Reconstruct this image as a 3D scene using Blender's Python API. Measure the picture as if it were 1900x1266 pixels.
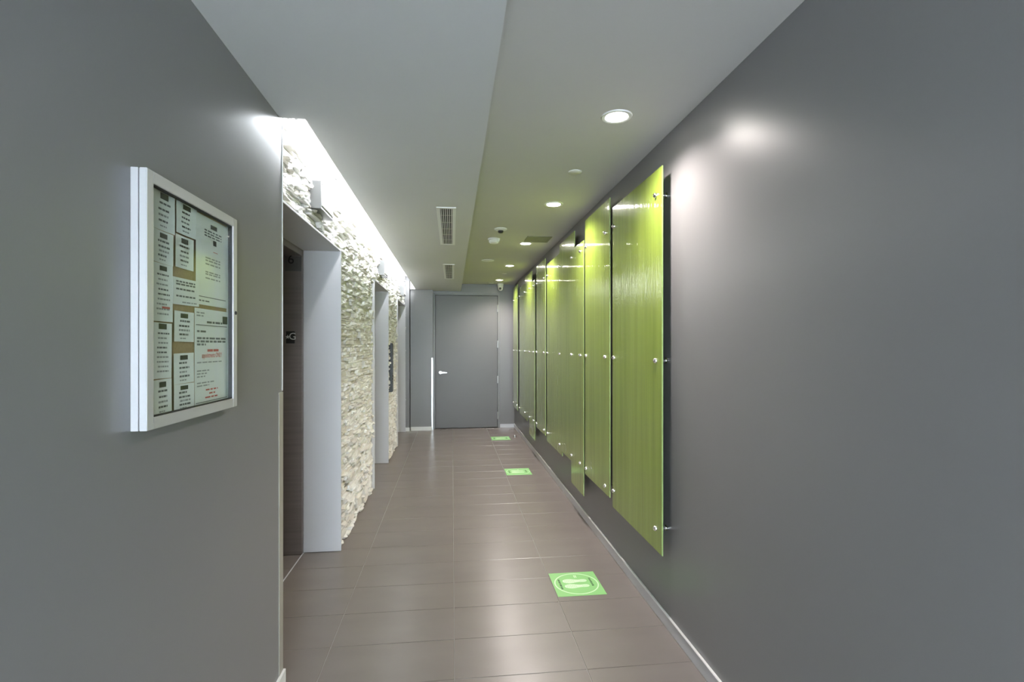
import bpy, bmesh, math, random
from mathutils import Vector, Matrix

for o in list(bpy.data.objects):
    bpy.data.objects.remove(o, do_unlink=True)
S = bpy.context.scene
C = S.collection

# ------------------------------------------------------------------ camera
F, VX, VY, CX, H = 950.0, 839.0, 642.0, 950.0, 1.48      # focal px, vanishing point of the corridor, eye height
PSI = math.atan((CX - VX) / F)
CP, SP = math.cos(PSI), math.sin(PSI)
cam_d = bpy.data.cameras.new('camera')
cam_d.sensor_width = 36.0
cam_d.lens = 36.0 * F / 1900.0
cam_d.shift_y = (VY - 633.0) / 1900.0
cam_d.clip_start = 0.02
cam = bpy.data.objects.new('camera', cam_d)
cam.location = (0, 0, H)
cam.rotation_euler = (math.pi / 2, 0, -PSI)
C.objects.link(cam)
S.camera = cam

# ------------------------------------------------------------------ world (daylight beyond the glazed entrance behind the camera)
W = bpy.data.worlds.new('world')
S.world = W
W.use_nodes = True
W.node_tree.nodes['Background'].inputs[0].default_value = (0.78, 0.86, 1.0, 1)
W.node_tree.nodes['Background'].inputs[1].default_value = 9.0

S.view_settings.view_transform = 'Standard'
S.view_settings.look = 'None'
S.view_settings.exposure = 2.05
S.view_settings.gamma = 1.0
S.view_settings.use_curve_mapping = False
S.cycles.use_denoising = True
S.cycles.sample_clamp_indirect = 6.0
S.cycles.max_bounces = 10
S.cycles.diffuse_bounces = 6
S.cycles.caustics_reflective = False
S.cycles.caustics_refractive = False

LAMP_W = 36.0          # one recessed downlight
LAMP_COL = (1.0, 0.915, 0.875)
LED_STRENGTH = 10.0    # cove strip
LED_COL = (0.90, 0.95, 1.0)

# ------------------------------------------------------------------ main measures (metres)
XR, XL, XS = 1.124, -0.735, -0.81        # right wall, near left wall, stone face
YB, YE = -3.0, 9.22                      # back and end of the corridor
ZC, ZS = 2.59, 2.46                      # upper ceiling, dropped ceiling
XSOF, XLIP = 0.155, -0.63                # right edge of the dropped ceiling, lip of the light slot
YN = 2.33                                # where the near left wall stops

def zc_of(x, y): return x * SP + y * CP
def on_x(px, X):                          # Y of the point seen at column px on the plane x = X
    k = (px - CX) / F
    return (X * CP - k * X * SP) / (k * CP + SP)
def at_x(px, py, X):
    y = on_x(px, X)
    return Vector((X, y, H - (py - VY) * zc_of(X, y) / F))
def at_y(px, py, Y):
    k = (px - CX) / F
    x = Y * (k * CP + SP) / (CP - k * SP)
    return Vector((x, Y, H - (py - VY) * zc_of(x, Y) / F))
def at_z(px, py, Z):
    zc = F * (H - Z) / (py - VY)
    xc = (px - CX) / F * zc
    return Vector((xc * CP + zc * SP, -xc * SP + zc * CP, Z))

# ------------------------------------------------------------------ materials
def mat(name, col, rough=0.5, metal=0.0, spec=0.5, noise=0.0, nscale=(4, 4, 4), bump=0.0, bscale=60, coat=0.0,
        coat_rough=0.05, emit=None, estr=0.0, bdist=0.002, cold=None, rnoise=0.0, world=False):
    m = bpy.data.materials.new(name)
    m.use_nodes = True
    nt = m.node_tree
    b = nt.nodes['Principled BSDF']
    b.inputs['Base Color'].default_value = (*col, 1)
    b.inputs['Roughness'].default_value = rough
    b.inputs['Metallic'].default_value = metal
    b.inputs['Specular IOR Level'].default_value = spec
    if coat:
        b.inputs['Coat Weight'].default_value = coat
        b.inputs['Coat Roughness'].default_value = coat_rough
    if emit:
        b.inputs['Emission Color'].default_value = (*emit, 1)
        b.inputs['Emission Strength'].default_value = estr
    tc = nt.nodes.new('ShaderNodeTexCoord')
    src = nt.nodes.new('ShaderNodeNewGeometry').outputs['Position'] if world else tc.outputs['Object']
    if noise or rnoise:
        mp = nt.nodes.new('ShaderNodeMapping')
        mp.inputs['Scale'].default_value = nscale
        nt.links.new(src, mp.inputs['Vector'])
        n = nt.nodes.new('ShaderNodeTexNoise')
        n.inputs['Scale'].default_value = 1.0
        n.inputs['Detail'].default_value = 5
        nt.links.new(mp.outputs[0], n.inputs['Vector'])
        if noise:
            r = nt.nodes.new('ShaderNodeMix')
            r.data_type = 'RGBA'
            c2 = cold if cold else tuple(max(0, c * (1 - noise)) for c in col)
            c1 = tuple(min(1, c * (1 + noise)) for c in col)
            r.inputs['A'].default_value = (*c2, 1)
            r.inputs['B'].default_value = (*c1, 1)
            nt.links.new(n.outputs['Fac'], r.inputs['Factor'])
            nt.links.new(r.outputs['Result'], b.inputs['Base Color'])
        if rnoise:
            mr = nt.nodes.new('ShaderNodeMapRange')
            mr.inputs['To Min'].default_value = max(0.02, rough - rnoise)
            mr.inputs['To Max'].default_value = rough + rnoise
            nt.links.new(n.outputs['Fac'], mr.inputs['Value'])
            nt.links.new(mr.outputs[0], b.inputs['Roughness'])
    if bump:
        n2 = nt.nodes.new('ShaderNodeTexNoise')
        n2.inputs['Scale'].default_value = bscale
        n2.inputs['Detail'].default_value = 3
        nt.links.new(src, n2.inputs['Vector'])
        bp = nt.nodes.new('ShaderNodeBump')
        bp.inputs['Strength'].default_value = bump
        bp.inputs['Distance'].default_value = bdist
        nt.links.new(n2.outputs['Fac'], bp.inputs['Height'])
        nt.links.new(bp.outputs[0], b.inputs['Normal'])
    return m

M = {}
M['wall'] = mat('dark_grey_paint', (0.215, 0.211, 0.214), 0.34, spec=0.5, noise=0.04, nscale=(1.5, 1.5, 1.5), bump=0.10, bscale=140, bdist=0.001)
M['ceiling'] = mat('white_ceiling_paint', (0.60, 0.60, 0.595), 0.75, noise=0.02, bump=0.05, bscale=90)
M['stone_a'] = mat('pale_quartzite', (0.72, 0.70, 0.665), 0.62, noise=0.14, nscale=(9, 9, 9), bump=0.5, bscale=70, bdist=0.006)
M['stone_b'] = mat('cream_quartzite', (0.66, 0.625, 0.57), 0.62, noise=0.16, nscale=(9, 9, 9), bump=0.5, bscale=70, bdist=0.006)
M['stone_c'] = mat('grey_white_quartzite', (0.78, 0.77, 0.74), 0.60, noise=0.12, nscale=(9, 9, 9), bump=0.5, bscale=70, bdist=0.006)
M['backing'] = mat('crevice_shade_mortar', (0.22, 0.21, 0.19), 0.9, noise=0.1)  # mortar colour darkened to deepen the shade in the stone crevices
M['tile'] = mat('taupe_porcelain', (0.190, 0.168, 0.152), 0.27, spec=0.8, noise=0.12, nscale=(2.2, 5, 2), bump=0.03, bscale=50, bdist=0.0006, world=True)
M['grout'] = mat('pale_grout', (0.25, 0.235, 0.22), 0.7)
M['reveal'] = mat('white_satin_enamel', (0.60, 0.585, 0.595), 0.42, noise=0.015)
M['bronze'] = mat('brown_brushed_steel', (0.24, 0.205, 0.19), 0.34, metal=0.45, noise=0.18, nscale=(2, 2, 60))
M['steel'] = mat('brushed_steel', (0.62, 0.62, 0.61), 0.28, metal=1.0, noise=0.06, nscale=(80, 80, 3))
M['lantern_steel'] = mat('dark_brushed_steel', (0.22, 0.22, 0.22), 0.35, metal=0.8)
M['chrome'] = mat('polished_steel', (0.80, 0.80, 0.78), 0.10, metal=1.0)
M['alu'] = mat('silver_anodised_aluminium', (0.62, 0.61, 0.62), 0.34, metal=0.35, noise=0.03)
M['base'] = mat('pale_grey_metal_base', (0.58, 0.58, 0.60), 0.28, metal=0.2, noise=0.04)
M['white'] = mat('white_plastic', (0.78, 0.78, 0.76), 0.40)
M['black'] = mat('black_plastic', (0.012, 0.012, 0.012), 0.35)
M['dark'] = mat('dark_duct', (0.015, 0.015, 0.015), 0.8)
M['cork'] = mat('tan_cork', (0.42, 0.30, 0.18), 0.85, noise=0.2, nscale=(120, 120, 120), bump=0.3, bscale=300)
M['paper'] = mat('white_paper', (0.88, 0.89, 0.89), 0.7, noise=0.02)
M['ink'] = mat('grey_ink', (0.17, 0.18, 0.19), 0.7)
M['ink_soft'] = mat('faded_ink', (0.38, 0.39, 0.40), 0.7)
M['ink_dark'] = mat('dark_photo_print', (0.05, 0.06, 0.06), 0.6, noise=0.6, nscale=(60, 60, 60))
M['ink_red'] = mat('red_ink', (0.62, 0.16, 0.15), 0.7)
M['sticker'] = mat('green_vinyl', (0.25, 0.56, 0.19), 0.42, noise=0.04, nscale=(6, 6, 6))
M['sticker_light'] = mat('pale_green_print', (0.62, 0.82, 0.55), 0.45)
M['sticker_dark'] = mat('dark_green_print', (0.03, 0.10, 0.03), 0.5)
M['olive'] = mat('ceiling_register_paint', (0.22, 0.22, 0.16), 0.55, noise=0.05)
M['door'] = mat('grey_door_enamel', (0.165, 0.163, 0.166), 0.40, noise=0.03, bump=0.03, bscale=80)
M['door_edge'] = mat('grey_frame_enamel', (0.21, 0.21, 0.21), 0.36)
M['gasket'] = mat('black_gasket', (0.02, 0.02, 0.02), 0.6)
M['lamp'] = mat('lamp_lens', (0.9, 0.9, 0.88), 0.4, emit=(1.0, 0.95, 0.88), estr=14.0)
M['led'] = mat('led_diffuser', (0.9, 0.9, 0.9), 0.4, emit=LED_COL, estr=LED_STRENGTH)

def rippled_green():
    m = bpy.data.materials.new('rippled_lime_green_glass')
    m.use_nodes = True
    nt = m.node_tree
    b = nt.nodes['Principled BSDF']
    b.inputs['Roughness'].default_value = 0.30
    b.inputs['Specular IOR Level'].default_value = 0.25
    b.inputs['Coat Weight'].default_value = 1.0
    b.inputs['Coat Roughness'].default_value = 0.03
    b.inputs['Coat IOR'].default_value = 1.52
    tc = nt.nodes.new('ShaderNodeTexCoord')
    def stretched(sc, detail=3.0, rough=0.55):
        mp = nt.nodes.new('ShaderNodeMapping'); mp.inputs['Scale'].default_value = sc
        nt.links.new(tc.outputs['Object'], mp.inputs['Vector'])
        n = nt.nodes.new('ShaderNodeTexNoise'); n.inputs['Scale'].default_value = 1.0
        n.inputs['Detail'].default_value = detail; n.inputs['Roughness'].default_value = rough
        nt.links.new(mp.outputs[0], n.inputs['Vector'])
        return n.outputs['Fac']
    col = stretched((5, 22, 0.8), 6)
    cr = nt.nodes.new('ShaderNodeValToRGB')
    cr.color_ramp.elements[0].position = 0.30; cr.color_ramp.elements[0].color = (0.205, 0.290, 0.034, 1)
    cr.color_ramp.elements[1].position = 0.72; cr.color_ramp.elements[1].color = (0.290, 0.385, 0.064, 1)
    nt.links.new(col, cr.inputs[0]); nt.links.new(cr.outputs[0], b.inputs['Base Color'])
    ripples = stretched((1, 60, 2.2), 2)          # vertical ribs
    seeds = stretched((1, 110, 60), 1)            # small seeds in the glass
    mr = nt.nodes.new('ShaderNodeMapRange')
    mr.inputs['From Min'].default_value = 0.66; mr.inputs['From Max'].default_value = 0.78
    nt.links.new(seeds, mr.inputs['Value'])
    mx = nt.nodes.new('ShaderNodeMath'); mx.operation = 'MULTIPLY_ADD'
    nt.links.new(mr.outputs[0], mx.inputs[0]); mx.inputs[1].default_value = 0.22
    nt.links.new(ripples, mx.inputs[2])
    bp = nt.nodes.new('ShaderNodeBump'); bp.inputs['Strength'].default_value = 1.0; bp.inputs['Distance'].default_value = 0.0022
    nt.links.new(mx.outputs[0], bp.inputs['Height'])
    nt.links.new(bp.outputs[0], b.inputs['Coat Normal'])
    bp2 = nt.nodes.new('ShaderNodeBump'); bp2.inputs['Strength'].default_value = 0.5; bp2.inputs['Distance'].default_value = 0.002
    nt.links.new(mx.outputs[0], bp2.inputs['Height'])
    nt.links.new(bp2.outputs[0], b.inputs['Normal'])
    return m
M['green'] = rippled_green()
M['green_edge'] = mat('polished_green_glass_edge', (0.34, 0.46, 0.17), 0.2, spec=0.6)

def clear_pane(name, tint):
    m = bpy.data.materials.new(name); m.use_nodes = True
    nt = m.node_tree; nt.nodes.remove(nt.nodes['Principled BSDF'])
    t = nt.nodes.new('ShaderNodeBsdfTransparent'); t.inputs[0].default_value = (*tint, 1)
    g = nt.nodes.new('ShaderNodeBsdfGlossy'); g.inputs['Roughness'].default_value = 0.03
    lw = nt.nodes.new('ShaderNodeLayerWeight'); lw.inputs['Blend'].default_value = 0.5
    pw = nt.nodes.new('ShaderNodeMath'); pw.operation = 'POWER'; pw.inputs[1].default_value = 5.0
    nt.links.new(lw.outputs['Facing'], pw.inputs[0])
    f = nt.nodes.new('ShaderNodeMath'); f.operation = 'MULTIPLY_ADD'; f.inputs[1].default_value = 0.46; f.inputs[2].default_value = 0.022
    nt.links.new(pw.outputs[0], f.inputs[0])
    mx = nt.nodes.new('ShaderNodeMixShader')
    nt.links.new(f.outputs[0], mx.inputs[0]); nt.links.new(t.outputs[0], mx.inputs[1]); nt.links.new(g.outputs[0], mx.inputs[2])
    nt.links.new(mx.outputs[0], nt.nodes['Material Output'].inputs['Surface'])
    return m
M['pane'] = clear_pane('clear_glass', (0.93, 0.96, 0.94))

# ------------------------------------------------------------------ mesh helpers
def bm_box(bm, lo, hi):
    v = [bm.verts.new((x, y, z)) for x in (lo[0], hi[0]) for y in (lo[1], hi[1]) for z in (lo[2], hi[2])]
    for q in ((0, 1, 3, 2), (4, 6, 7, 5), (0, 4, 5, 1), (2, 3, 7, 6), (0, 2, 6, 4), (1, 5, 7, 3)):
        bm.faces.new([v[i] for i in q])
def bm_prism(bm, pts, axis, a, b):
    """polygon pts (2-D in the two other axes) pushed from a to b along axis"""
    def P(p, w):
        return {'x': (w, p[0], p[1]), 'y': (p[0], w, p[1]), 'z': (p[0], p[1], w)}[axis]
    A = [bm.verts.new(P(p, a)) for p in pts]; B = [bm.verts.new(P(p, b)) for p in pts]
    bm.faces.new(A[::-1]); bm.faces.new(B)
    n = len(pts)
    for i in range(n):
        bm.faces.new([A[i], A[(i + 1) % n], B[(i + 1) % n], B[i]])
def bm_lathe(bm, prof, axis, centre, n=24):
    """prof = [(radius, offset along axis)] closed at both ends"""
    rings = []
    for r, w in prof:
        ring = []
        for k in range(n):
            a = 2 * math.pi * k / n
            u, v = r * math.cos(a), r * math.sin(a)
            p = {'x': (w, u, v), 'y': (u, w, v), 'z': (u, v, w)}[axis]
            ring.append(bm.verts.new((centre[0] + p[0], centre[1] + p[1], centre[2] + p[2])))
        rings.append(ring)
    for a, b in zip(rings, rings[1:]):
        for k in range(n):
            bm.faces.new([a[k], a[(k + 1) % n], b[(k + 1) % n], b[k]])
    bm.faces.new(rings[0][::-1]); bm.faces.new(rings[-1])
def done(bm, name, m, parent=None, bevel=0.0, smooth=False, seg=2):
    bmesh.ops.recalc_face_normals(bm, faces=bm.faces)
    if bevel:
        bmesh.ops.bevel(bm, geom=list(bm.edges), offset=bevel, segments=seg, affect='EDGES', clamp_overlap=True)
    me = bpy.data.meshes.new(name); bm.to_mesh(me); bm.free()
    if smooth:
        me.shade_smooth()
        try: me.set_sharp_from_angle(angle=math.radians(40))
        except Exception: pass
    me.materials.append(M[m] if isinstance(m, str) else m)
    o = bpy.data.objects.new(name, me); C.objects.link(o)
    if parent: attach(o, parent)
    return o
def attach(o, parent):
    o.parent = parent
    o.matrix_parent_inverse = Matrix.Translation(parent.location).inverted() if parent.type == 'EMPTY' else Matrix()
    return o
def box(name, lo, hi, m, parent=None, bevel=0.0):
    bm = bmesh.new(); bm_box(bm, lo, hi)
    return done(bm, name, m, parent, bevel)
def boxes(name, lst, m, parent=None, bevel=0.0):
    bm = bmesh.new()
    for lo, hi in lst: bm_box(bm, lo, hi)
    return done(bm, name, m, parent, bevel)
def thing(name, label, cat, loc, group=None):
    o = bpy.data.objects.new(name, None); o.empty_display_size = 0.1
    o.location = loc; C.objects.link(o)
    o['label'] = label; o['category'] = cat
    if group: o['group'] = group
    bpy.context.view_layer.update()
    return o
def tag(o, label, cat, group=None):
    o['label'] = label; o['category'] = cat
    if group: o['group'] = group
    return o
def struct(o, label, cat):
    o['kind'] = 'structure'; o['label'] = label; o['category'] = cat
    return o
def text_mesh(name, body, size, m, parent, matrix, extrude=0.0004, align='CENTER'):
    cu = bpy.data.curves.new(name, 'FONT'); cu.body = body; cu.size = size; cu.extrude = extrude
    cu.align_x = align; cu.align_y = 'CENTER'; cu.resolution_u = 3
    t = bpy.data.objects.new(name, cu); C.objects.link(t)
    bpy.context.view_layer.update()
    me = bpy.data.meshes.new_from_object(t.evaluated_get(bpy.context.evaluated_depsgraph_get()))
    bpy.data.objects.remove(t, do_unlink=True); bpy.data.curves.remove(cu)
    me.transform(matrix); me.materials.clear(); me.materials.append(M[m]); me.name = name
    o = bpy.data.objects.new(name, me); C.objects.link(o)
    return attach(o, parent)

# ================================================================== THE SETTING
# ---- floor: grout bed with single tiles
floor = struct(box('floor', (-1.75, YB, -0.10), (XR + 0.12, YE + 0.15, -0.0015), 'grout'),
               'taupe porcelain tile floor of the elevator corridor', 'floor')
TX, TY, JX0, JY0, G = 0.602, 0.3115, 0.0105, 2.285, 0.0028
tile_cache = {}
rng = random.Random(4)
def tile_mesh(w, d):
    k = (round(w, 4), round(d, 4))
    if k not in tile_cache:
        bm = bmesh.new(); bm_box(bm, (0, 0, -0.008), (w, d, 0.0))
        bmesh.ops.recalc_face_normals(bm, faces=bm.faces)
        top = [e for e in bm.edges if all(abs(v.co.z) < 1e-6 for v in e.verts)]
        bmesh.ops.bevel(bm, geom=top, offset=0.0012, segments=1, affect='EDGES')
        me = bpy.data.meshes.new('tile'); bm.to_mesh(me); bm.free(); me.materials.append(M['tile'])
        tile_cache[k] = me
    return tile_cache[k]
ix0 = math.floor((-1.30 - JX0) / TX); ix1 = math.ceil((XR - JX0) / TX)
iy0 = math.floor((YB - JY0) / TY); iy1 = math.ceil((YE - JY0) / TY)
for i in range(ix0, ix1):
    for j in range(iy0, iy1):
        x0, x1 = JX0 + i * TX + G / 2, JX0 + (i + 1) * TX - G / 2
        y0, y1 = JY0 + j * TY + G / 2, JY0 + (j + 1) * TY - G / 2
        y0, y1 = max(y0, YB), min(y1, YE)
        x1 = min(x1, XR - 0.006)
        x0 = max(x0, (XL - 0.0) if y0 < 2.0 else -1.30)
        if x1 - x0 < 0.02 or y1 - y0 < 0.02: continue
        o = bpy.data.objects.new('tile', tile_mesh(x1 - x0, y1 - y0)); C.objects.link(o)
        o.location = (x0, y0, rng.uniform(-0.0003, 0.0003) + 0.0003)
        o.rotation_euler = (rng.uniform(-1, 1) * 0.0012, rng.uniform(-1, 1) * 0.0006, 0)
        o.parent = floor

# ---- walls
struct(box('wall_right', (XR, YB, -0.1), (XR + 0.12, YE + 0.15, 2.75), 'wall'),
       'dark grey painted right wall behind the green glass panels', 'wall')
struct(box('wall_left', (XL - 0.5, YB, -0.1), (XL, YN, 2.75), 'wall'),
       'dark grey painted near left wall carrying the notice cabinet', 'wall')
# back of the corridor: glazed entrance behind the camera
wb = struct(boxes('wall_back', [((XL - 0.1, YB - 0.12, 2.30), (XR + 0.1, YB, 2.75)), ((XL - 0.1, YB - 0.12, -0.1), (XL + 0.15, YB, 2.30)),
                                ((XR - 0.15, YB - 0.12, -0.1), (XR + 0.1, YB, 2.30)), ((XL + 0.15, YB - 0.12, -0.1), (XR - 0.15, YB, 0.0))], 'wall'),
            'dark grey wall around the glazed entrance behind the viewer', 'wall')
win = struct(boxes('window_1', [((XL + 0.15, YB - 0.08, 0.0), (XL + 0.20, YB - 0.03, 2.30)), ((XR - 0.20, YB - 0.08, 0.0), (XR - 0.15, YB - 0.03, 2.30)),
                                ((XL + 0.20, YB - 0.08, 2.25), (XR - 0.20, YB - 0.03, 2.30)), ((XL + 0.20, YB - 0.08, 0.0), (XR - 0.20, YB - 0.03, 0.08))], 'alu'),
             'glazed entrance screen at the back of the corridor', 'window')
pane = box('pane', (XL + 0.20, YB - 0.06, 0.08), (XR - 0.20, YB - 0.052, 2.25), 'pane', win)

# ---- end wall with its door recess and the proud panel on the left
DX0, DX1, DZ = -0.297, 0.814, 2.385
struct(boxes('wall_end', [((DX1 + 0.045, YE, -0.1), (XR, YE + 0.15, 2.75)), ((-0.345, YE, DZ + 0.045), (DX1 + 0.045, YE + 0.15, 2.75)),
                          ((-1.6, YE, -0.1), (-0.345, YE + 0.15, 2.75)),
                          ((-0.722, 9.065, -0.1), (-0.338, YE, 2.70)), ((-1.6, 9.0, -0.1), (-0.735, YE, 2.70)),
                          ((-0.722, 9.06, 0.068), (-0.338, 9.065, 2.455))], 'wall'),
       'dark grey end wall around the service door', 'wall')
struct(boxes('trim_1', [((DX0 - 0.042, YE - 0.012, 0.0), (DX0 - 0.003, YE + 0.10, DZ + 0.042)), ((DX1 + 0.003, YE - 0.012, 0.0), (DX1 + 0.042, YE + 0.10, DZ + 0.042)),
                        ((DX0 - 0.003, YE - 0.012, DZ + 0.003), (DX1 + 0.003, YE + 0.10, DZ + 0.042))], 'door_edge', bevel=0.002),
       'grey metal frame around the service door', 'door frame')
door = struct(box('door_1', (DX0 + 0.005, YE + 0.006, 0.012), (DX1 - 0.003, YE + 0.05, DZ - 0.005), 'door', bevel=0.002),
              'flat grey service door closed at the end of the corridor', 'door')
boxes('gasket', [((DX0 - 0.003, YE + 0.055, 0.0), (DX1 + 0.003, YE + 0.10, DZ + 0.003))], 'gasket', door)
hp = at_y(817, 691.5, YE)
bm = bmesh.new(); bm_lathe(bm, [(0.030, 0.006), (0.030, -0.006), (0.024, -0.012)], 'y', (hp.x, YE, hp.z), 24)
bm_lathe(bm, [(0.011, -0.010), (0.011, -0.055)], 'y', (hp.x, YE, hp.z), 16)
rose = done(bm, 'handle_rose', 'steel', door, smooth=True); rose['label'] = 'round brushed steel handle rose'
bm = bmesh.new()
bm_prism(bm, [(hp.x - 0.014, hp.z - 0.012), (hp.x + 0.02, hp.z - 0.013), (hp.x + 0.115, hp.z - 0.008), (hp.x + 0.118, hp.z + 0.004),
              (hp.x + 0.03, hp.z + 0.012), (hp.x - 0.014, hp.z + 0.013)], 'y', YE - 0.062, YE - 0.046)
lev = done(bm, 'lever', 'steel', door, bevel=0.003); lev['label'] = 'brushed steel door lever'
for py in (572.5, 639, 704.6, 771):
    z = at_y(923.5, py, YE).z
    bm = bmesh.new(); bm_lathe(bm, [(0.004, -0.068), (0.0095, -0.062), (0.0095, 0.062), (0.004, 0.068)], 'z', (DX1 + 0.001, YE - 0.010, z), 12)
    hg = done(bm, 'hinge', 'steel', door, smooth=True)

# ---- dropped ceiling, upper ceiling, light slot
M['ceiling_warm'] = mat('off_white_ceiling_paint', (0.54, 0.525, 0.505), 0.75, noise=0.02, bump=0.05, bscale=90)
struct(box('ceiling', (XSOF, YB, ZC), (XR, YE, 2.75), 'ceiling_warm'), 'upper white ceiling with the row of downlights', 'ceiling')
bm = bmesh.new()
# dropped part: solid right of the slot, thin lip carrying the LED shelf, slot roof
bm_box(bm, (-0.45, YB, ZS), (XSOF, YE, 2.75))
bm_box(bm, (XLIP, YN - 0.03, ZS), (-0.45, 9.0, ZS + 0.025))
bm_box(bm, (XL, YB, ZS), (-0.45, YN - 0.03, 2.75))
bm_box(bm, (XLIP, 9.0, ZS), (-0.45, YE, 2.75))
bm_box(bm, (-0.95, YN, 2.68), (-0.45, 9.0, 2.75))
bm_box(bm, (-0.722, 9.0, ZS), (XLIP, 9.06, 2.75))
struct(done(bm, 'ceiling', 'ceiling'), 'dropped white ceiling over the left half of the corridor', 'ceiling')

led = thing('led_strip', 'long white cove light strip glowing above the stone wall', 'light', (-0.52, 5.66, 2.68))
bm = bmesh.new()
bm_prism(bm, [(-0.60, 2.68), (-0.50, 2.68), (-0.50, 2.655), (-0.60, 2.675)], 'y', YN + 0.02, 8.98)
done(bm, 'channel', 'alu', led)
bm = bmesh.new()
bm_prism(bm, [(-0.60, 2.674), (-0.50, 2.654), (-0.503, 2.648), (-0.602, 2.668)], 'y', YN + 0.03, 8.97)
done(bm, 'diffuser', 'led', led)

# ---- skirting
def skirting(name, lst, m, label):
    return struct(boxes(name, lst, m, bevel=0.0015), label, 'skirting')
skirting('baseboard_right', [((XR - 0.010, YB, 0.001), (XR, YE - 0.001, 0.066))], 'base', 'pale grey metal skirting along the right wall')
cap = box('cap_bead', (XR - 0.013, YB, 0.066), (XR, YE - 0.001, 0.073), 'white', bpy.data.objects['baseboard_right'], bevel=0.002)
skirting('baseboard_left', [((XL, YB, 0.001), (XL + 0.012, YN + 0.012, 0.068)), ((XL - 0.30, YN, 0.001), (XL, YN + 0.012, 0.068))], 'white',
         'white skirting at the foot of the near left wall')
skirting('baseboard_end', [((DX1 + 0.046, YE - 0.010, 0.001), (XR - 0.011, YE, 0.066))], 'base', 'pale grey skirting right of the service door')
skirting('baseboard_end_left', [((-0.718, 9.045, 0.001), (-0.345, 9.06, 0.068)), ((-0.80, 8.99, 0.001), (-0.728, 9.0, 0.068))], 'white',
         'bright white skirting left of the service door')

# ---- corner guards
tag(boxes('corner_guard', [((XL, YN - 0.045, 0.069), (XL + 0.003, YN + 0.003, 1.28)), ((XL - 0.045, YN, 0.069), (XL, YN + 0.003, 1.28))], mat('beige_guard_vinyl', (0.36, 0.34, 0.29), 0.35)),
    'beige corner guard on the edge of the near left wall', 'corner guard')
tag(boxes('corner_guard', [((-0.360, 9.054, 0.0015), (-0.336, 9.0585, 1.27)), ((-0.338, 9.0585, 0.0015), (-0.3345, 9.10, 1.27))], 'steel', bevel=0.0005),
    'bright steel corner guard just left of the service door', 'corner guard')
box_trim = box('trim_2', (XL - 0.004, YN - 0.003, 1.285), (XL + 0.0025, YN + 0.0035, ZS - 0.001), 'white')
struct(box_trim, 'thin white corner bead on the near left wall edge', 'trim')

# ================================================================== STONE WALL AND ELEVATOR ENTRANCES
EL = []
for pa, pb in ((None, 629.4), (692.3, 719.0), (736.3, 750.9)):
    b = on_x(pb, XS)
    a = on_x(pa, XS) if pa else 2.40
    EL.append((a, b))
HEAD = 2.172
XD = -1.30                                 # plane of the elevator doors
segs = []
y = YN
for a, b in EL:
    segs.append((y, a)); y = b
segs.append((y, 9.0))
lst = [((-1.75, s0, -0.1), (-0.852, s1, HEAD)) for s0, s1 in segs]
lst.append(((-1.75, YN, HEAD), (-0.852, 9.0, 2.75)))
lst += [((-1.75, a, -0.1), (XD - 0.06, b, HEAD)) for a, b in EL]
ws = struct(boxes('wall_stone', lst, 'backing'), 'white split-face ledger stone wall around the elevator doors', 'wall')

def stone_verts(r):
    """front grid 4 x 3 with a broken face; depth 0..1 along +x, length 0..1 along y, height 0..1 along z"""
    ys = [0, r.uniform(.2, .4), r.uniform(.55, .8), 1]
    zs = [0, r.uniform(.35, .65), 1]
    V, Fc = [], []
    for i, yy in enumerate(ys):
        for j, zz in enumerate(zs):
            rim = i in (0, 3) or j in (0, 2)
            d = r.uniform(.62, .98) if rim else r.uniform(.85, 1.12)
            V.append((d, yy + (0 if i in (0, 3) else r.uniform(-.05, .05)), zz))
    for i in range(3):
        for j in range(2):
            a = i * 3 + j
            Fc.append((a, a + 3, a + 4, a + 1))
    ring = [0, 3, 6, 9, 10, 11, 8, 5, 2, 1]
    base = len(V)
    for k in ring: V.append((0, V[k][1], V[k][2]))
    n = len(ring)
    for k in range(n):
        Fc.append((ring[(k + 1) % n], ring[k], base + k, base + (k + 1) % n))
    return V, Fc
rs = random.Random(21)
variants = [stone_verts(rs) for _ in range(14)]
stones = []
XB = -0.852
z = 0.004
TOP = 2.676
while z < TOP - 0.004:
    h = rs.choice((0.015, 0.018, 0.022, 0.026, 0.031, 0.036))
    for lim in (HEAD, TOP):
        if z < lim - 0.002 and (z + h > lim - 0.012): h = lim - z; break
    spans = segs if z < HEAD - 0.01 else [(YN, 9.0)]
    for s0, s1 in spans:
        e = 0.004 if z < HEAD - 0.01 else 0.0
        y = s0 + e
        end = s1 - e
        while y < end - 0.003:
            L = min(rs.choice((0.05, 0.08, 0.11, 0.14, 0.18, 0.24)) * rs.uniform(.85, 1.2), end - y)
            if end - y - L < 0.04: L = end - y
            stones.append((y, z, L - 0.0025, h - 0.0020, rs.choice((0.022, 0.030, 0.036, 0.042, 0.048, 0.056)) * rs.uniform(.9, 1.1), rs.randrange(14), rs.choice(('stone_a', 'stone_a', 'stone_b', 'stone_c'))))
            y += L
    z += h
def seen(s):
    yc, zc_ = s[0] + s[2] / 2, zc_of(XS, s[0] + s[2] / 2)
    if yc < 2.62: return 0
    return s[2] * s[3] / zc_ ** 3
order = sorted(range(len(stones)), key=lambda k: -seen(stones[k]))
single = set(order[:300])
mesh_of = {}
for mk in ('stone_a', 'stone_b', 'stone_c'):
    for vi, (V, Fc) in enumerate(variants):
        me = bpy.data.meshes.new('stone'); me.from_pydata(V, [], Fc); me.materials.append(M[mk]); me.update()
        mesh_of[(mk, vi)] = me
rest = {k: ([], []) for k in ('stone_a', 'stone_b', 'stone_c')}
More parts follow.
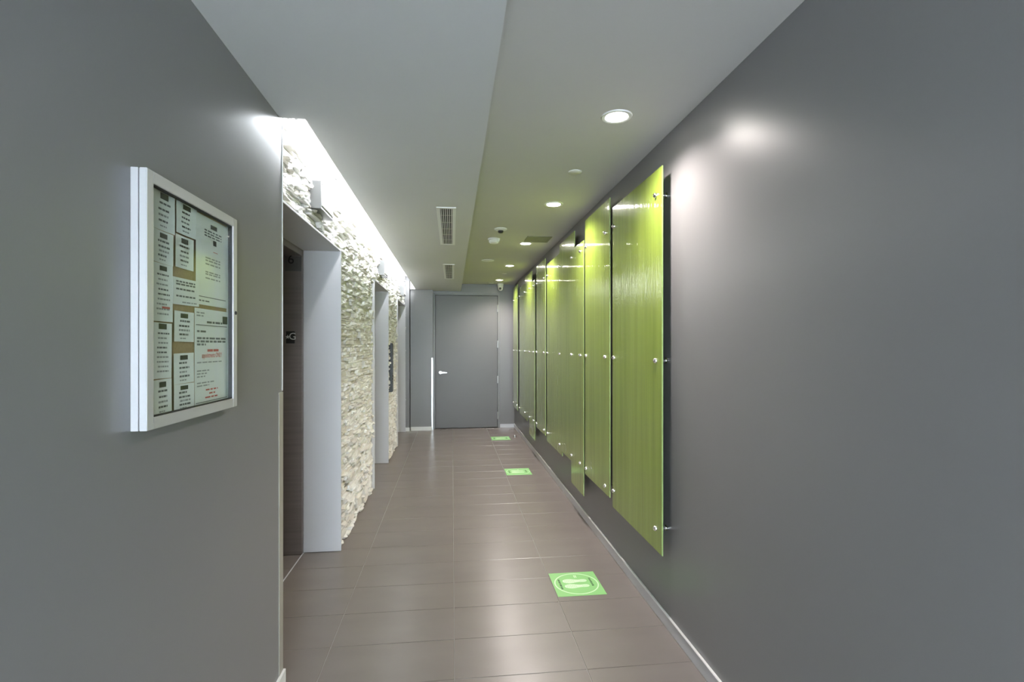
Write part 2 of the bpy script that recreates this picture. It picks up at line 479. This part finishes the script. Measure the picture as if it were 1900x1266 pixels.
for k, (y0, z0, L, h, d, vi, mk) in enumerate(stones):
    if k in single:
        o = bpy.data.objects.new('stone', mesh_of[(mk, vi)]); C.objects.link(o)
        o.location = (XB, y0, z0); o.scale = (d, L, h); o.parent = ws
    else:
        V, Fc = variants[vi]; RV, RF = rest[mk]; b0 = len(RV)
        RV += [(XB + v[0] * d, y0 + v[1] * L, z0 + v[2] * h) for v in V]
        RF += [tuple(b0 + i for i in f) for f in Fc]
RV, RF, MI = [], [], []
for n, k in enumerate(('stone_a', 'stone_b', 'stone_c')):
    b0 = len(RV); RV += rest[k][0]
    RF += [tuple(b0 + i for i in f) for f in rest[k][1]]; MI += [n] * len(rest[k][1])
me = bpy.data.meshes.new('stone_courses'); me.from_pydata(RV, [], RF)
for k in ('stone_a', 'stone_b', 'stone_c'): me.materials.append(M[k])
me.polygons.foreach_set('material_index', MI); me.update()
o = bpy.data.objects.new('stone_courses', me); C.objects.link(o); o.parent = ws; o['kind'] = 'stuff'

EL_LABEL = ('elevator entrance nearest the viewer with white reveal and brown steel jamb',
            'middle elevator entrance with white reveal between two stone strips',
            'farthest elevator entrance with white reveal next to the grey end wall')
for (a, b), lab in zip(EL, EL_LABEL):
    e = thing('elevator_entrance', lab, 'elevator', (-1.05, (a + b) / 2, 0), 'elevator entrances in the stone wall')
    t = 0.012
    xo, xi = -0.795, -1.055
    # white reveal lining
    box('reveal_jamb', (xi, b - t, 0.003), (xo, b, HEAD), 'reveal', e, bevel=0.001)
    box('reveal_jamb', (xi, a, 0.003), (xo, a + t, HEAD), 'reveal', e, bevel=0.001)
    box('reveal_head', (xi, a + t, HEAD - t), (xo, b - t, HEAD), 'reveal', e, bevel=0.001)
    # steel frame deeper in the opening
    fr = 0.045
    xf0, xf1 = XD - 0.0, xi - 0.001
    box('frame_jamb', (xf0, b - fr, 0.003), (xf1, b, HEAD - 0.004), 'bronze', e, bevel=0.002)
    box('frame_jamb', (xf0, a, 0.003), (xf1, a + fr, HEAD - 0.004), 'bronze', e, bevel=0.002)
    box('frame_head', (xf0, a + fr, HEAD - 0.055), (xf1, b - fr, HEAD - 0.004), 'bronze', e, bevel=0.002)
    box('sill', (XD - 0.05, a + fr, 0.0012), (XD + 0.05, b - fr, 0.006), 'steel', e)
    box('threshold_strip', (xi - 0.004, a + t, 0.0008), (xi + 0.004, b - t, 0.0020), 'base', e)
    mid = (a + b) / 2
    box('door_panel', (XD - 0.05, a - 0.0, 0.012), (XD - 0.005, mid - 0.002, HEAD - 0.01), 'bronze', e, bevel=0.002)
    box('door_panel', (XD - 0.05, mid + 0.002, 0.012), (XD - 0.005, b + 0.0, HEAD - 0.01), 'bronze', e, bevel=0.002)
    if b < 4.5:
        # floor plate and number on the far steel jamb (faces the viewer)
        yf = b - fr
        p0, p1 = at_y(531, 637.5, yf), at_y(547, 615, yf)
        pl = box('floor_plate', (p0.x, yf - 0.003, p0.z), (p1.x, yf, p1.z), 'black', e); pl['label'] = 'black floor plate with a star and G'
        rot = Matrix.Rotation(math.pi / 2, 4, 'X')
        c = at_y(543.0, 625.0, yf); text_mesh('plate_letter', 'G', 0.070, 'white', e, Matrix.Translation((c.x, yf - 0.0035, c.z)) @ rot)
        c = at_y(534.0, 625.5, yf)
        bm = bmesh.new()
        star = [((0.016 if k % 2 == 0 else 0.007) * math.sin(k * math.pi / 5) + c.x, (0.016 if k % 2 == 0 else 0.007) * math.cos(k * math.pi / 5) + c.z) for k in range(10)]
        bm_prism(bm, star, 'y', yf - 0.0040, yf - 0.0032); done(bm, 'plate_star', 'white', e)
        p0, p1 = at_y(529, 503, yf), at_y(559.5, 452, yf)  # darker patch over the upper end of the jamb, behind the number
        box('dark_jamb_patch', (p0.x, yf - 0.002, p0.z), (p1.x, yf, min(p1.z, HEAD - 0.06)), mat('dark_bronze_patch', (0.13, 0.125, 0.12), 0.35, metal=0.3), e)
        c = at_y(540, 482, yf); text_mesh('plate_number', '6', 0.095, 'black', e, Matrix.Translation((c.x, yf - 0.0026, c.z)) @ rot)

# ---- hall lanterns over the entrances
LAN = ((572, 609, 'steel framed hall lantern over the nearest elevator'), (703, 712.5, 'steel framed hall lantern over the middle elevator'),
       (742.6, 747.2, 'steel framed hall lantern over the farthest elevator'))
for (p0, p1, lab), (a, b) in zip(LAN, EL):
    yc = (a + b) / 2 if b > 4.5 else on_x(589, XS)
    w, z0, z1 = 0.30, 2.275, 2.435
    y0, y1 = yc - w / 2, yc + w / 2
    xw, xo = -0.83, -0.752
    L = thing('hall_lantern', lab, 'lantern', (xw, yc, z0), 'hall lanterns above the elevators')
    t = 0.012
    boxes('housing', [((xw, y0, z0), (xo, y0 + t, z1)), ((xw, y1 - t, z0), (xo, y1, z1)), ((xw, y0 + t, z0), (xo, y1 - t, z0 + t)), ((xw, y0 + t, z1 - t), (xo, y1 - t, z1))], 'lantern_steel', L, bevel=0.001)
    box('shadow_gap', (xw, y0 + t, z0 + t), (xo - 0.02, y1 - t, z1 - t), 'black', L)
    box('lens', (xo - 0.02, y0 + t + 0.008, z0 + t + 0.008), (xo + 0.004, y1 - t - 0.008, z1 - t - 0.008), 'white', L, bevel=0.002)

# ---- call station between the middle and far elevators
yc = on_x(727.6, -0.785)
cs = thing('call_station', 'narrow black call station with buttons on the stone between elevators', 'call panel', (-0.82, yc, 0.87))
box('back_plate', (-0.83, yc - 0.055, 0.875), (-0.780, yc + 0.055, 1.515), 'black', cs, bevel=0.002)
box('face_glass', (-0.780, yc - 0.047, 1.105), (-0.775, yc + 0.047, 1.507), 'black', cs)
box('face_glass', (-0.780, yc - 0.047, 0.883), (-0.775, yc + 0.047, 1.025), 'black', cs)
for z in (1.085, 1.045):
    bm = bmesh.new(); bm_lathe(bm, [(0.016, 0.0), (0.016, 0.006), (0.012, 0.009)], 'x', (-0.780, yc, z), 16)
    done(bm, 'call_button', 'black', cs, smooth=True)
bm = bmesh.new(); bm_lathe(bm, [(0.012, 0.0), (0.012, 0.004)], 'x', (-0.775, yc, 0.975), 16); done(bm, 'key_switch', 'chrome', cs)

# ================================================================== GREEN GLASS PANELS
XP = 1.066                                   # visible face of the glass
def yy(px): return on_x(px, XP)
T1, T2, T3 = 2.405, 2.492, 2.345             # the three top heights
B1, B2, B3 = 0.402, 0.443, 0.250             # the three bottom heights
def glass_panel(pts, knobs, label):
    cy = sum(p[0] for p in pts) / len(pts)
    r = thing('glass_panel', label, 'glass panel', (XP, cy, min(p[1] for p in pts)), 'green glass panels on the right wall')
    bm = bmesh.new(); bm_prism(bm, pts, 'x', XP, XP + 0.007)
    bmesh.ops.recalc_face_normals(bm, faces=bm.faces)
    bmesh.ops.bevel(bm, geom=[e for e in bm.edges if len(set(round(v.co.x, 5) for v in e.verts)) == 1 and abs(e.verts[0].co.x - XP) < 1e-5], offset=0.0018, segments=2, affect='EDGES')
    g = done(bm, 'glass_sheet', 'green', r)
    g.data.materials.append(M['green_edge'])
    for p in g.data.polygons:
        if abs(p.normal.x) < 0.9: p.material_index = 1
    for (ky, kz) in knobs:
        bm = bmesh.new()
        bm_lathe(bm, [(0.014, 0.0), (0.014, -0.006), (0.0115, -0.012), (0.006, -0.016), (0.002, -0.017)], 'x', (XP, ky, kz), 20)
        k = done(bm, 'knob', 'chrome', r, smooth=True)
        bm = bmesh.new()
        bm_lathe(bm, [(0.009, XP + 0.0075 - XR), (0.009, -0.006), (0.016, -0.005), (0.016, -0.0005)], 'x', (XR, ky, kz), 16)
        sp = done(bm, 'spacer', 'chrome', None, smooth=True)
        sp.parent = k; sp.matrix_parent_inverse = Matrix()
    return r
ROWS = (2.272, 1.402, 0.500)
def kn(pxs, rows=ROWS): return [(yy(p), z) for p in pxs for z in rows]
def rect(pa, pb, b, t): return [(yy(pa), b), (yy(pb), b), (yy(pb), t), (yy(pa), t)]
glass_panel(rect(1228, 1136.5, B1, T1), kn((1217.5, 1139.5), (2.272, 1.402, 0.52)), 'nearest wide lime green rippled glass panel, top of it starry with reflections')
glass_panel(rect(1131, 1085.5, B2, T2), kn((1123.5, 1088)), 'narrow green glass panel right after the nearest wide one')
def stepped(p):
    e0, bc_b, bc_t, ab_b, ab_t, e1 = [yy(q) for q in p]
    return [(e0, B3), (bc_b, B3), (bc_b, B2), (ab_b, B2), (ab_b, B1), (e1, B1), (e1, T1), (ab_t, T1), (ab_t, T2), (bc_t, T2), (bc_t, T3), (e0, T3)]
glass_panel(stepped((1082.5, 1060, 1065.5, 1043, 1038, 1014.5)), kn((1077, 1060.9, 1038.8, 1016)), 'nearer of the two wide green glass panels with stepped edges')
glass_panel(rect(1011.8, 995.2, B2, T2), kn((1009.5, 996)), 'narrow green glass panel between the two stepped panels')
glass_panel(stepped((992.2, 982, 986.8, 978, 974.2, 963.7)), kn((990.3, 983, 974, 964.2)), 'farther of the two wide green glass panels with stepped edges')
glass_panel(rect(960.4, 952.2, B1 + 0.01, T2), kn((959.6, 953)), 'last narrow green glass panel beside the end wall')

# ================================================================== FLOOR STICKERS
def sole(cx, cy, s):
    """shoe sole with the toe towards -x"""
    up = [(-.50, .00), (-.47, .10), (-.38, .165), (-.25, .185), (-.10, .165), (.05, .115), (.16, .095), (.30, .115), (.42, .11), (.49, .05), (.50, 0)]
    lo = [(.48, -.06), (.42, -.105), (.30, -.115), (.16, -.10), (.05, -.12), (-.10, -.165), (-.25, -.18), (-.38, -.15), (-.47, -.08)]
    return [(cx + x * s, cy + y * s) for x, y in up + lo]
def strip_mesh(name, polys, m, parent, z0, z1):
    bm = bmesh.new()
    for p in polys: bm_prism(bm, p, 'z', z0, z1)
    return done(bm, name, m, parent)
def rect2(x0, y0, x1, y1): return [(x0, y0), (x1, y0), (x1, y1), (x0, y1)]
STK = (((1069.5, 1083.5), 'green square floor sticker with two shoe prints, nearest of three'),
       ((962.3, 875.6), 'middle green floor sticker with pale shoe prints'),
       ((929.0, 813.8), 'farthest green floor sticker, close to the service door'))
for (px, py), lab in STK:
    c = at_z(px, py, 0.0); x, y = 0.768, c.y
    r = thing('floor_sticker', lab, 'sticker', (x, y, 0.0008), 'green distancing stickers on the floor')
    z = 0.0012
    box('sheet', (x - 0.148, y - 0.155, 0.0007), (x + 0.148, y + 0.155, z + 0.0003), 'sticker', r)
    bm = bmesh.new()
    n, ro, ri = 56, 0.138, 0.130
    for k in range(n):
        a0, a1 = 2 * math.pi * k / n, 2 * math.pi * (k + 1) / n
        bm.faces.new([bm.verts.new((x + q * math.cos(a), y + q * math.sin(a), z + 0.0007)) for q, a in ((ri, a0), (ro, a0), (ro, a1), (ri, a1))])
    bmesh.ops.remove_doubles(bm, verts=bm.verts, dist=1e-5)
    done(bm, 'ring', 'sticker_light', r)
    for sgn in (1, -1):
        bm = bmesh.new(); bm_prism(bm, sole(x - 0.004, y + sgn * 0.034, 0.155), 'z', z, z + 0.0007)
        sh = done(bm, 'shoe_print', 'sticker_light', r)
        treads = [rect2(x - 0.066 + 0.011 * q, y + sgn * 0.034 - 0.020, x - 0.0645 + 0.011 * q, y + sgn * 0.034 + 0.020) for q in range(6)]
        treads += [rect2(x + 0.032 + 0.010 * q, y + sgn * 0.034 - 0.011, x + 0.0335 + 0.010 * q, y + sgn * 0.034 + 0.011) for q in range(4)]
        bm = bmesh.new()
        for q in treads: bm_prism(bm, q, 'z', z + 0.0007, z + 0.0009)
        tr = done(bm, 'tread_lines', 'sticker', None); tr.parent = sh; tr['kind'] = 'stuff'
    rr = random.Random(7)
    marks = []
    for xx, ys, ye in ((-0.102, -0.065, 0.068), (0.096, -0.04, 0.066)):
        q = ys
        while q < ye:
            L = rr.uniform(0.010, 0.026)
            marks.append(rect2(x + xx - 0.006, y + q, x + xx + 0.006, y + min(q + L, ye)))
            q += L + 0.006
    strip_mesh('lettering', marks, 'sticker_dark', r, z, z + 0.0007)['kind'] = 'stuff'
    strip_mesh('arrow_mark', [rect2(x + 0.004, y + 0.078, x + 0.010, y + 0.112), rect2(x + 0.014, y + 0.078, x + 0.020, y + 0.112)], 'sticker_light', r, z, z + 0.0007)

# ---- floor door stop
c = at_z(955.3, 811.5, 0.0)
ds = thing('door_stop', 'small steel dome door stop on the floor by the right wall', 'door stop', (c.x, c.y, 0))
bm = bmesh.new(); bm_lathe(bm, [(0.022, 0.001), (0.022, 0.006), (0.019, 0.022), (0.012, 0.033), (0.004, 0.036)], 'z', (c.x, c.y, 0), 20); done(bm, 'dome', 'steel', ds, smooth=True)
bm = bmesh.new(); bm_lathe(bm, [(0.0225, 0.012), (0.0245, 0.014), (0.0235, 0.020), (0.0205, 0.021)], 'z', (c.x, c.y, 0), 20); done(bm, 'rubber_ring', 'black', ds, smooth=True)

# ================================================================== CEILING FITTINGS
DL = ((1144, 214), (1025, 379), (976, 452), (948, 493), (928, 520))
ORD = ('recessed round downlight nearest the viewer, before the green panels', 'second recessed downlight along the right side of the ceiling',
       'third recessed downlight, beside the square ceiling register', 'fourth recessed downlight along the right side of the ceiling',
       'last recessed downlight, right in front of the dome camera')
for k, ((px, py), lab) in enumerate(zip(DL, ORD)):
    y = 2.40 + 1.545 * k; x = 0.79
    d = thing('downlight', lab, 'downlight', (x, y, ZC), 'recessed downlights along the right side')
    bm = bmesh.new()
    n = 40
    prof = [(0.052, -0.002), (0.058, -0.006), (0.072, -0.005), (0.075, 0.0)]
    rings = []
    for rr_, w in prof:
        rings.append([bm.verts.new((x + rr_ * math.cos(2 * math.pi * q / n), y + rr_ * math.sin(2 * math.pi * q / n), ZC + w)) for q in range(n)])
    for A, B in zip(rings, rings[1:]):
        for q in range(n): bm.faces.new([A[q], A[(q + 1) % n], B[(q + 1) % n], B[q]])
    done(bm, 'trim_ring', 'white', d, smooth=True)
    bm = bmesh.new(); bm_lathe(bm, [(0.054, -0.0015), (0.052, -0.004), (0.03, -0.0045)], 'z', (x, y, ZC), 32); done(bm, 'lens', 'lamp', d)
    ld = bpy.data.lights.new('lamp', 'SPOT'); ld.energy = LAMP_W; ld.color = LAMP_COL
    ld.spot_size = math.radians(144); ld.spot_blend = 0.85; ld.shadow_soft_size = 0.045
    lo = bpy.data.objects.new('lamp', ld); C.objects.link(lo); lo.location = (x, y, ZC - 0.012); attach(lo, d)

def disc(px, py, rad, prof, m, label, cat, name, extra=None):
    c = at_z(px, py, ZC)
    bm = bmesh.new(); bm_lathe(bm, [(rad * a, b) for a, b in prof], 'z', (c.x, c.y, ZC), 32)
    o = done(bm, name, m, None, smooth=True)
    return tag(o, label, cat), c
disc(1067, 318.5, 0.043, [(1.0, -0.0005), (1.0, -0.004), (0.92, -0.006)], 'white', 'white flush sprinkler cover plate between the two nearest downlights', 'sprinkler', 'sprinkler_cover')
disc(936, 507.7, 0.038, [(1.0, -0.0005), (1.0, -0.004), (0.92, -0.006)], 'white', 'tiny flush sprinkler cover between the last two downlights', 'sprinkler', 'sprinkler_cover')
disc(911.5, 525.0, 0.045, [(1.0, -0.0005), (1.0, -0.006), (0.9, -0.010)], 'white', 'flush round plate on the ceiling just before the end wall', 'ceiling plate', 'ceiling_plate')
disc(905, 483, 0.082, [(1.0, -0.0005), (1.0, -0.006), (0.9, -0.010)], 'white', 'round flush ceiling speaker left of the fourth downlight', 'speaker', 'ceiling_speaker')
c = at_z(929, 424.5, ZC)
ms = thing('motion_sensor', 'small white ceiling sensor with dark eye, nearer of two', 'sensor', (c.x, c.y, ZC))
bm = bmesh.new(); bm_lathe(bm, [(0.060, -0.0005), (0.060, -0.008), (0.045, -0.016), (0.028, -0.020)], 'z', (c.x, c.y, ZC), 28); done(bm, 'housing', 'white', ms, smooth=True)
bm = bmesh.new(); bm_lathe(bm, [(0.026, -0.0195), (0.026, -0.034), (0.018, -0.042), (0.004, -0.044)], 'z', (c.x, c.y, ZC), 24); done(bm, 'eye', 'black', ms, smooth=True)
c = at_z(916.5, 443, ZC)
sd = thing('smoke_detector', 'white round smoke detector behind the ceiling sensor', 'smoke detector', (c.x, c.y, ZC))
bm = bmesh.new(); bm_lathe(bm, [(0.062, -0.0005), (0.062, -0.014), (0.056, -0.018)], 'z', (c.x, c.y, ZC), 32); done(bm, 'base', 'white', sd, smooth=True)
bm = bmesh.new(); bm_lathe(bm, [(0.050, -0.018), (0.052, -0.036), (0.040, -0.050), (0.012, -0.054)], 'z', (c.x, c.y, ZC), 32); done(bm, 'chamber', 'white', sd, smooth=True)
box('test_tab', (c.x + 0.036, c.y - 0.060, ZC - 0.044), (c.x + 0.050, c.y - 0.045, ZC - 0.012), 'white', sd, bevel=0.002)

# square register beside the third downlight
g = thing('ceiling_register', 'flat olive grey square register in the upper ceiling', 'vent', (0.93, 5.28, ZC))
x0, x1, y0, y1 = 0.80 - 0.045, 1.010, 5.115, 5.400
t = 0.016
boxes('frame', [((x0, y0, ZC - 0.006), (x1, y0 + t, ZC - 0.0005)), ((x0, y1 - t, ZC - 0.006), (x1, y1, ZC - 0.0005)),
                ((x0, y0 + t, ZC - 0.006), (x0 + t, y1 - t, ZC - 0.0005)), ((x1 - t, y0 + t, ZC - 0.006), (x1, y1 - t, ZC - 0.0005))], 'olive', g)
box('plate', (x0 + t, y0 + t, ZC - 0.003), (x1 - t, y1 - t, ZC - 0.0005), 'olive', g)

# dome camera by the end wall
c = Vector((0.853, 9.08, ZC))
dc = thing('dome_camera', 'white dome security camera hanging by the end wall', 'camera', c)
bm = bmesh.new(); bm_lathe(bm, [(0.055, -0.0005), (0.055, -0.02), (0.050, -0.055), (0.048, -0.075), (0.045, -0.080)], 'z', c, 28); done(bm, 'mount', 'white', dc, smooth=True)
bm = bmesh.new(); bm_lathe(bm, [(0.045, -0.080), (0.043, -0.098), (0.034, -0.116), (0.020, -0.127), (0.004, -0.131)], 'z', c, 28); done(bm, 'dome', 'white', dc, smooth=True)
bm = bmesh.new(); bm_lathe(bm, [(0.020, 0.012), (0.020, -0.006), (0.012, -0.008)], 'y', (c.x - 0.008, c.y - 0.043, c.z - 0.093), 20); done(bm, 'lens', 'black', dc, smooth=True)

# linear diffusers in the dropped ceiling
for (y0, y1, lab) in ((on_x(838.5, 0.0) * 0 + 3.64, 4.97, 'long white slot diffuser in the dropped ceiling, nearer one'), (6.18, 7.50, 'white slot diffuser in the dropped ceiling, farther one')):
    x0, x1 = -0.112, 0.027
    v = thing('slot_diffuser', lab, 'vent', ((x0 + x1) / 2, (y0 + y1) / 2, ZS), 'slot diffusers in the dropped ceiling')
    t = 0.026
    bm = bmesh.new()
    for lo, hi in (((x0, y0, ZS - 0.007), (x0 + t, y1, ZS - 0.0005)), ((x1 - t, y0, ZS - 0.007), (x1, y1, ZS - 0.0005)),
                   ((x0 + t, y0, ZS - 0.007), (x1 - t, y0 + t, ZS - 0.0005)), ((x0 + t, y1 - t, ZS - 0.007), (x1 - t, y1, ZS - 0.0005))):
        bm_box(bm, lo, hi)
    done(bm, 'frame', 'white', v)
    box('plenum', (x0 + t, y0 + t, ZS - 0.0015), (x1 - t, y1 - t, ZS - 0.0004), 'dark', v)
    n = 6
    for k in range(n):
        xc = x0 + t + (x1 - x0 - 2 * t) * (k + 0.5) / n
        box('blade', (xc - 0.0028, y0 + t, ZS - 0.0065), (xc + 0.0028, y1 - t, ZS - 0.0018), 'white', v)
    for k in range(1, 6):
        yc = y0 + (y1 - y0) * k / 6
        box('cross_bar', (x0 + t, yc - 0.006, ZS - 0.0050), (x1 - t, yc + 0.006, ZS - 0.0018), 'olive', v)

# ================================================================== NOTICE CABINET
XF = XL + 0.036                                 # front of the door frame
c0 = at_x(272.5, 801, XF); c1 = at_x(440, 407, XF)
ny0, ny1, nz0, nz1 = c0.y, c1.y, 1.283, 1.892
nb = thing('notice_cabinet', 'silver framed glass notice cabinet on the near left wall', 'notice board', (XL, (ny0 + ny1) / 2, nz0))
XM = XL + 0.019
def ring_boxes(xa, xb, y0, y1, z0, z1, t):
    return [((xa, y0, z0), (xb, y0 + t, z1)), ((xa, y1 - t, z0), (xb, y1, z1)), ((xa, y0 + t, z0), (xb, y1 - t, z0 + t)), ((xa, y0 + t, z1 - t), (xb, y1 - t, z1))]
boxes('body', ring_boxes(XL + 0.0005, XM - 0.002, ny0, ny1, nz0, nz1, 0.018), 'alu', nb, bevel=0.0008)
box('cork_backing', (XL + 0.0005, ny0 + 0.018, nz0 + 0.018), (XL + 0.010, ny1 - 0.018, nz1 - 0.018), 'cork', nb)
t = 0.028
boxes('door_frame', ring_boxes(XM, XF, ny0, ny1, nz0, nz1, t), 'alu', nb, bevel=0.0012)
boxes('seal', ring_boxes(XM + 0.002, XF - 0.004, ny0 + t, ny1 - t, nz0 + t, nz1 - t, 0.0025), 'gasket', nb)
box('glass_door', (XF - 0.010, ny0 + t, nz0 + t), (XF - 0.007, ny1 - t, nz1 - t), 'pane', nb)
c = at_x(437, 581, XF)
bm = bmesh.new(); bm_lathe(bm, [(0.006, -0.004), (0.006, 0.002), (0.004, 0.003)], 'x', (XF, min(c.y, ny1 - 0.010), c.z), 16); done(bm, 'lock', 'gasket', nb, smooth=True)

XPAP = XL + 0.0125
PAPERS = [  # corner pixels: left x, top y at left, right x, top y at right, bottom y at left, bottom y at right; kind; label
    (284.5, 341, 322, 363, 424, 432, 'a', 'small notice at the top left of the cabinet'),
    (284.5, 426, 319, 434, 486, 491, 'a', 'small notice second from the top in the left column'),
    (284.5, 488, 318, 493, 597, 595, 'k', 'longer notice with a red mark halfway down the left column'),
    (284.5, 600, 316, 600, 705, 699, 'l', 'longer notice below the middle of the left column'),
    (285, 707, 316, 703, 776, 765, 'a', 'small notice at the bottom of the left column'),
    (327, 368, 363, 389, 430, 444, 'a', 'small notice at the top of the middle column'),
    (325.5, 433, 357, 447, 494, 503, 'a', 'curling notice second from the top in the middle column'),
    (320, 514, 367, 523, 564, 568, 't', 'tilted text notice in the centre of the cabinet'),
    (323, 579, 357.5, 579, 635, 632.5, 'a', 'small notice between two bare tan patches'),
    (322, 657.5, 357.5, 655, 713, 709, 'a', 'small notice under the lower bare tan patch'),
    (322.5, 715, 358, 711, 768, 757, 'a', 'small notice at the bottom of the middle column'),
    (363, 391, 423, 426, 566, 570, 'b', 'large letter at the upper right of the cabinet'),
    (360.5, 575.5, 426, 577.5, 757, 739, 'r', 'large letter with red lines at the lower right of the cabinet'),
]
rp = random.Random(5)
for n, (xl, tl, xr, tr, bl, br, kind, lab) in enumerate(PAPERS):
    X = XPAP + (0.0006, 0.0022, 0.0014)[n % 3]
    p = [at_x(xl, bl, X), at_x(xr, br, X), at_x(xr, tr, X), at_x(xl, tl, X)]
    # a sheet of paper is a rectangle: average the seen corners, keep its small tilt
    y0, y1 = max((p[0].y + p[3].y) / 2 - 0.002, ny0 + 0.020), min((p[1].y + p[2].y) / 2 + 0.003, ny1 - 0.020)
    z0, z1 = max((p[0].z + p[1].z) / 2 - 0.001, nz0 + 0.022), min((p[2].z + p[3].z) / 2 + 0.001, nz1 - 0.022)
    cy, cz, w, h = (y0 + y1) / 2, (z0 + z1) / 2, y1 - y0, z1 - z0
    ang = rp.uniform(-0.02, 0.02) if w < 0.17 else 0.0
    r = thing('paper_notice', lab, 'notice', (X, cy, z0), 'paper notices pinned in the glass cabinet')
    def q(u, v, dx=0.0):                     # u,v in 0..1 on the sheet
        a, b = (u - .5) * w, (v - .5) * h
        return (X + dx, cy + a * math.cos(ang) - b * math.sin(ang), cz + a * math.sin(ang) + b * math.cos(ang))
    bm = bmesh.new()
    g1 = []
    nu = 6
    for iu in range(nu + 1):
        u = iu / nu
        curl = 0.0018 * abs(2 * u - 1) ** 2
        g1.append((bm.verts.new(q(u, 0, curl)), bm.verts.new(q(u, 1, curl))))
    for A, B in zip(g1, g1[1:]): bm.faces.new([A[0], B[0], B[1], A[1]])
    ext = bmesh.ops.extrude_face_region(bm, geom=list(bm.faces))
    bmesh.ops.translate(bm, vec=(-0.0004, 0, 0), verts=[v for v in ext['geom'] if isinstance(v, bmesh.types.BMVert)])
    done(bm, 'sheet', 'paper', r)
    bars = {'ink': [], 'ink_soft': [], 'ink_red': [], 'ink_dark': []}
    def bar(u0, u1, v, th, m):
        v = max(0.03, min(0.97, v)); bars[m].append((u0, u1, v - th / h / 2, v + th / h / 2))
    def words(u0, u1, v, th, m):
        u = u0
        while u < u1 - 0.02:
            L = rp.uniform(0.06, 0.17); bar(u, min(u + L, u1), v, th, m); u += L + 0.025
    if kind == 'a':
        bars['ink_dark'].append((.32, .70, .78, .93))
        for v, m in ((.68, 'ink'), (.52, 'ink'), (.38, 'ink_soft'), (.24, 'ink')):
            words(.22 + rp.uniform(0, .08), .75 + rp.uniform(-.1, .08), v, 0.0050, m)
        words(.30, .62, .11, 0.0035, 'ink_soft')
    elif kind in 'kl':
        bars['ink_dark'].append((.32, .70, .88, .96) if kind == 'k' else (.28, .72, .885, .985))
        for k in range(9): words(.14 + rp.uniform(0, .12), .72 + rp.uniform(0, .15), .81 - .085 * k, 0.0042, 'ink' if k in (0, 3, 4) else 'ink_soft')
        if kind == 'k': bars['ink_red'].append((.45, .85, .225, .262))
    elif kind == 't':
        for v in (.86, .76, .58, .32): words(.12, .85, v, 0.0045, 'ink')
        words(.35, .9, .10, 0.0035, 'ink_soft')
    elif kind == 'b':
        bars['ink'].append((.44, .64, .885, .935)); bars['ink_dark'].append((.52, .62, .705, .765))
        for v in (.85, .82, .79): words(.25, .78, v, 0.0042, 'ink')
        for v in (.54, .51, .47, .38, .355, .31): words(.28, .74, v, 0.0042, 'ink_soft')
        bars['ink_red'].append((.52, .66, .625, .632))
        bar(.08, .92, .09, 0.0022, 'ink'); words(.08, .4, .045, 0.004, 'ink')
    elif kind == 'r':
        bars['ink_dark'].append((.83, .985, .86, .945))
        words(.05, .28, .955, 0.004, 'ink_soft'); words(.05, .25, .925, 0.004, 'ink_soft'); words(.35, .82, .865, 0.006, 'ink')
        bar(.03, .97, .83, 0.0022, 'ink'); words(.06, .32, .765, 0.0055, 'ink')
        for v, e in ((.695, .96), (.662, .96), (.63, .32)): words(.06, e, v, 0.0058, 'ink')
        for v, a_, b_ in ((.445, .06, .80), (.36, .06, .42), (.33, .06, .36), (.30, .06, .30), (.235, .06, .58), (.205, .06, .42)): words(a_, b_, v, 0.0038, 'ink_soft')
        for v, a_, b_ in ((.155, .32, .68), (.115, .42, .60), (.075, .30, .70)): words(a_, b_, v, 0.0045, 'ink_red')
        bar(.03, .97, .035, 0.002, 'ink')
    names = {'ink': 'printed_lines', 'ink_soft': 'faded_lines', 'ink_red': 'red_lines', 'ink_dark': 'header_image'}
    for m, L in bars.items():
        if not L: continue
        bm = bmesh.new()
        for (u0, u1, v0, v1) in L:
            def lift(u): return 0.0018 * abs(2 * u - 1) ** 2 + 0.0005
            bm.faces.new([bm.verts.new(q(u, v, lift(u) + 0.0002)) for u, v in ((u0, v0), (u1, v0), (u1, v1), (u0, v1))])
        pr = done(bm, names[m], m, r)
        if len(L) > 1: pr['kind'] = 'stuff'
    if kind == 'r':
        base = Matrix(((0, 0, 1, 0), (1, 0, 0, 0), (0, 1, 0, 0), (0, 0, 0, 1)))
        c = q(.5, .515, 0.0016)
        text_mesh('red_heading', 'appointments ONLY', 0.021, 'ink_red', r, Matrix.Translation(c) @ base @ Matrix.Scale(0.72, 4, (1, 0, 0)), 0.0001)
        c = q(.5, .565, 0.0016)
        bm = bmesh.new()
        for (u0, u1) in ((.36, .52), (.54, .70)):
            bm.faces.new([bm.verts.new(q(u, v, 0.0014)) for u, v in ((u0, .555), (u1, .555), (u1, .580), (u0, .580))])
        done(bm, 'red_lines', 'ink_red', r)
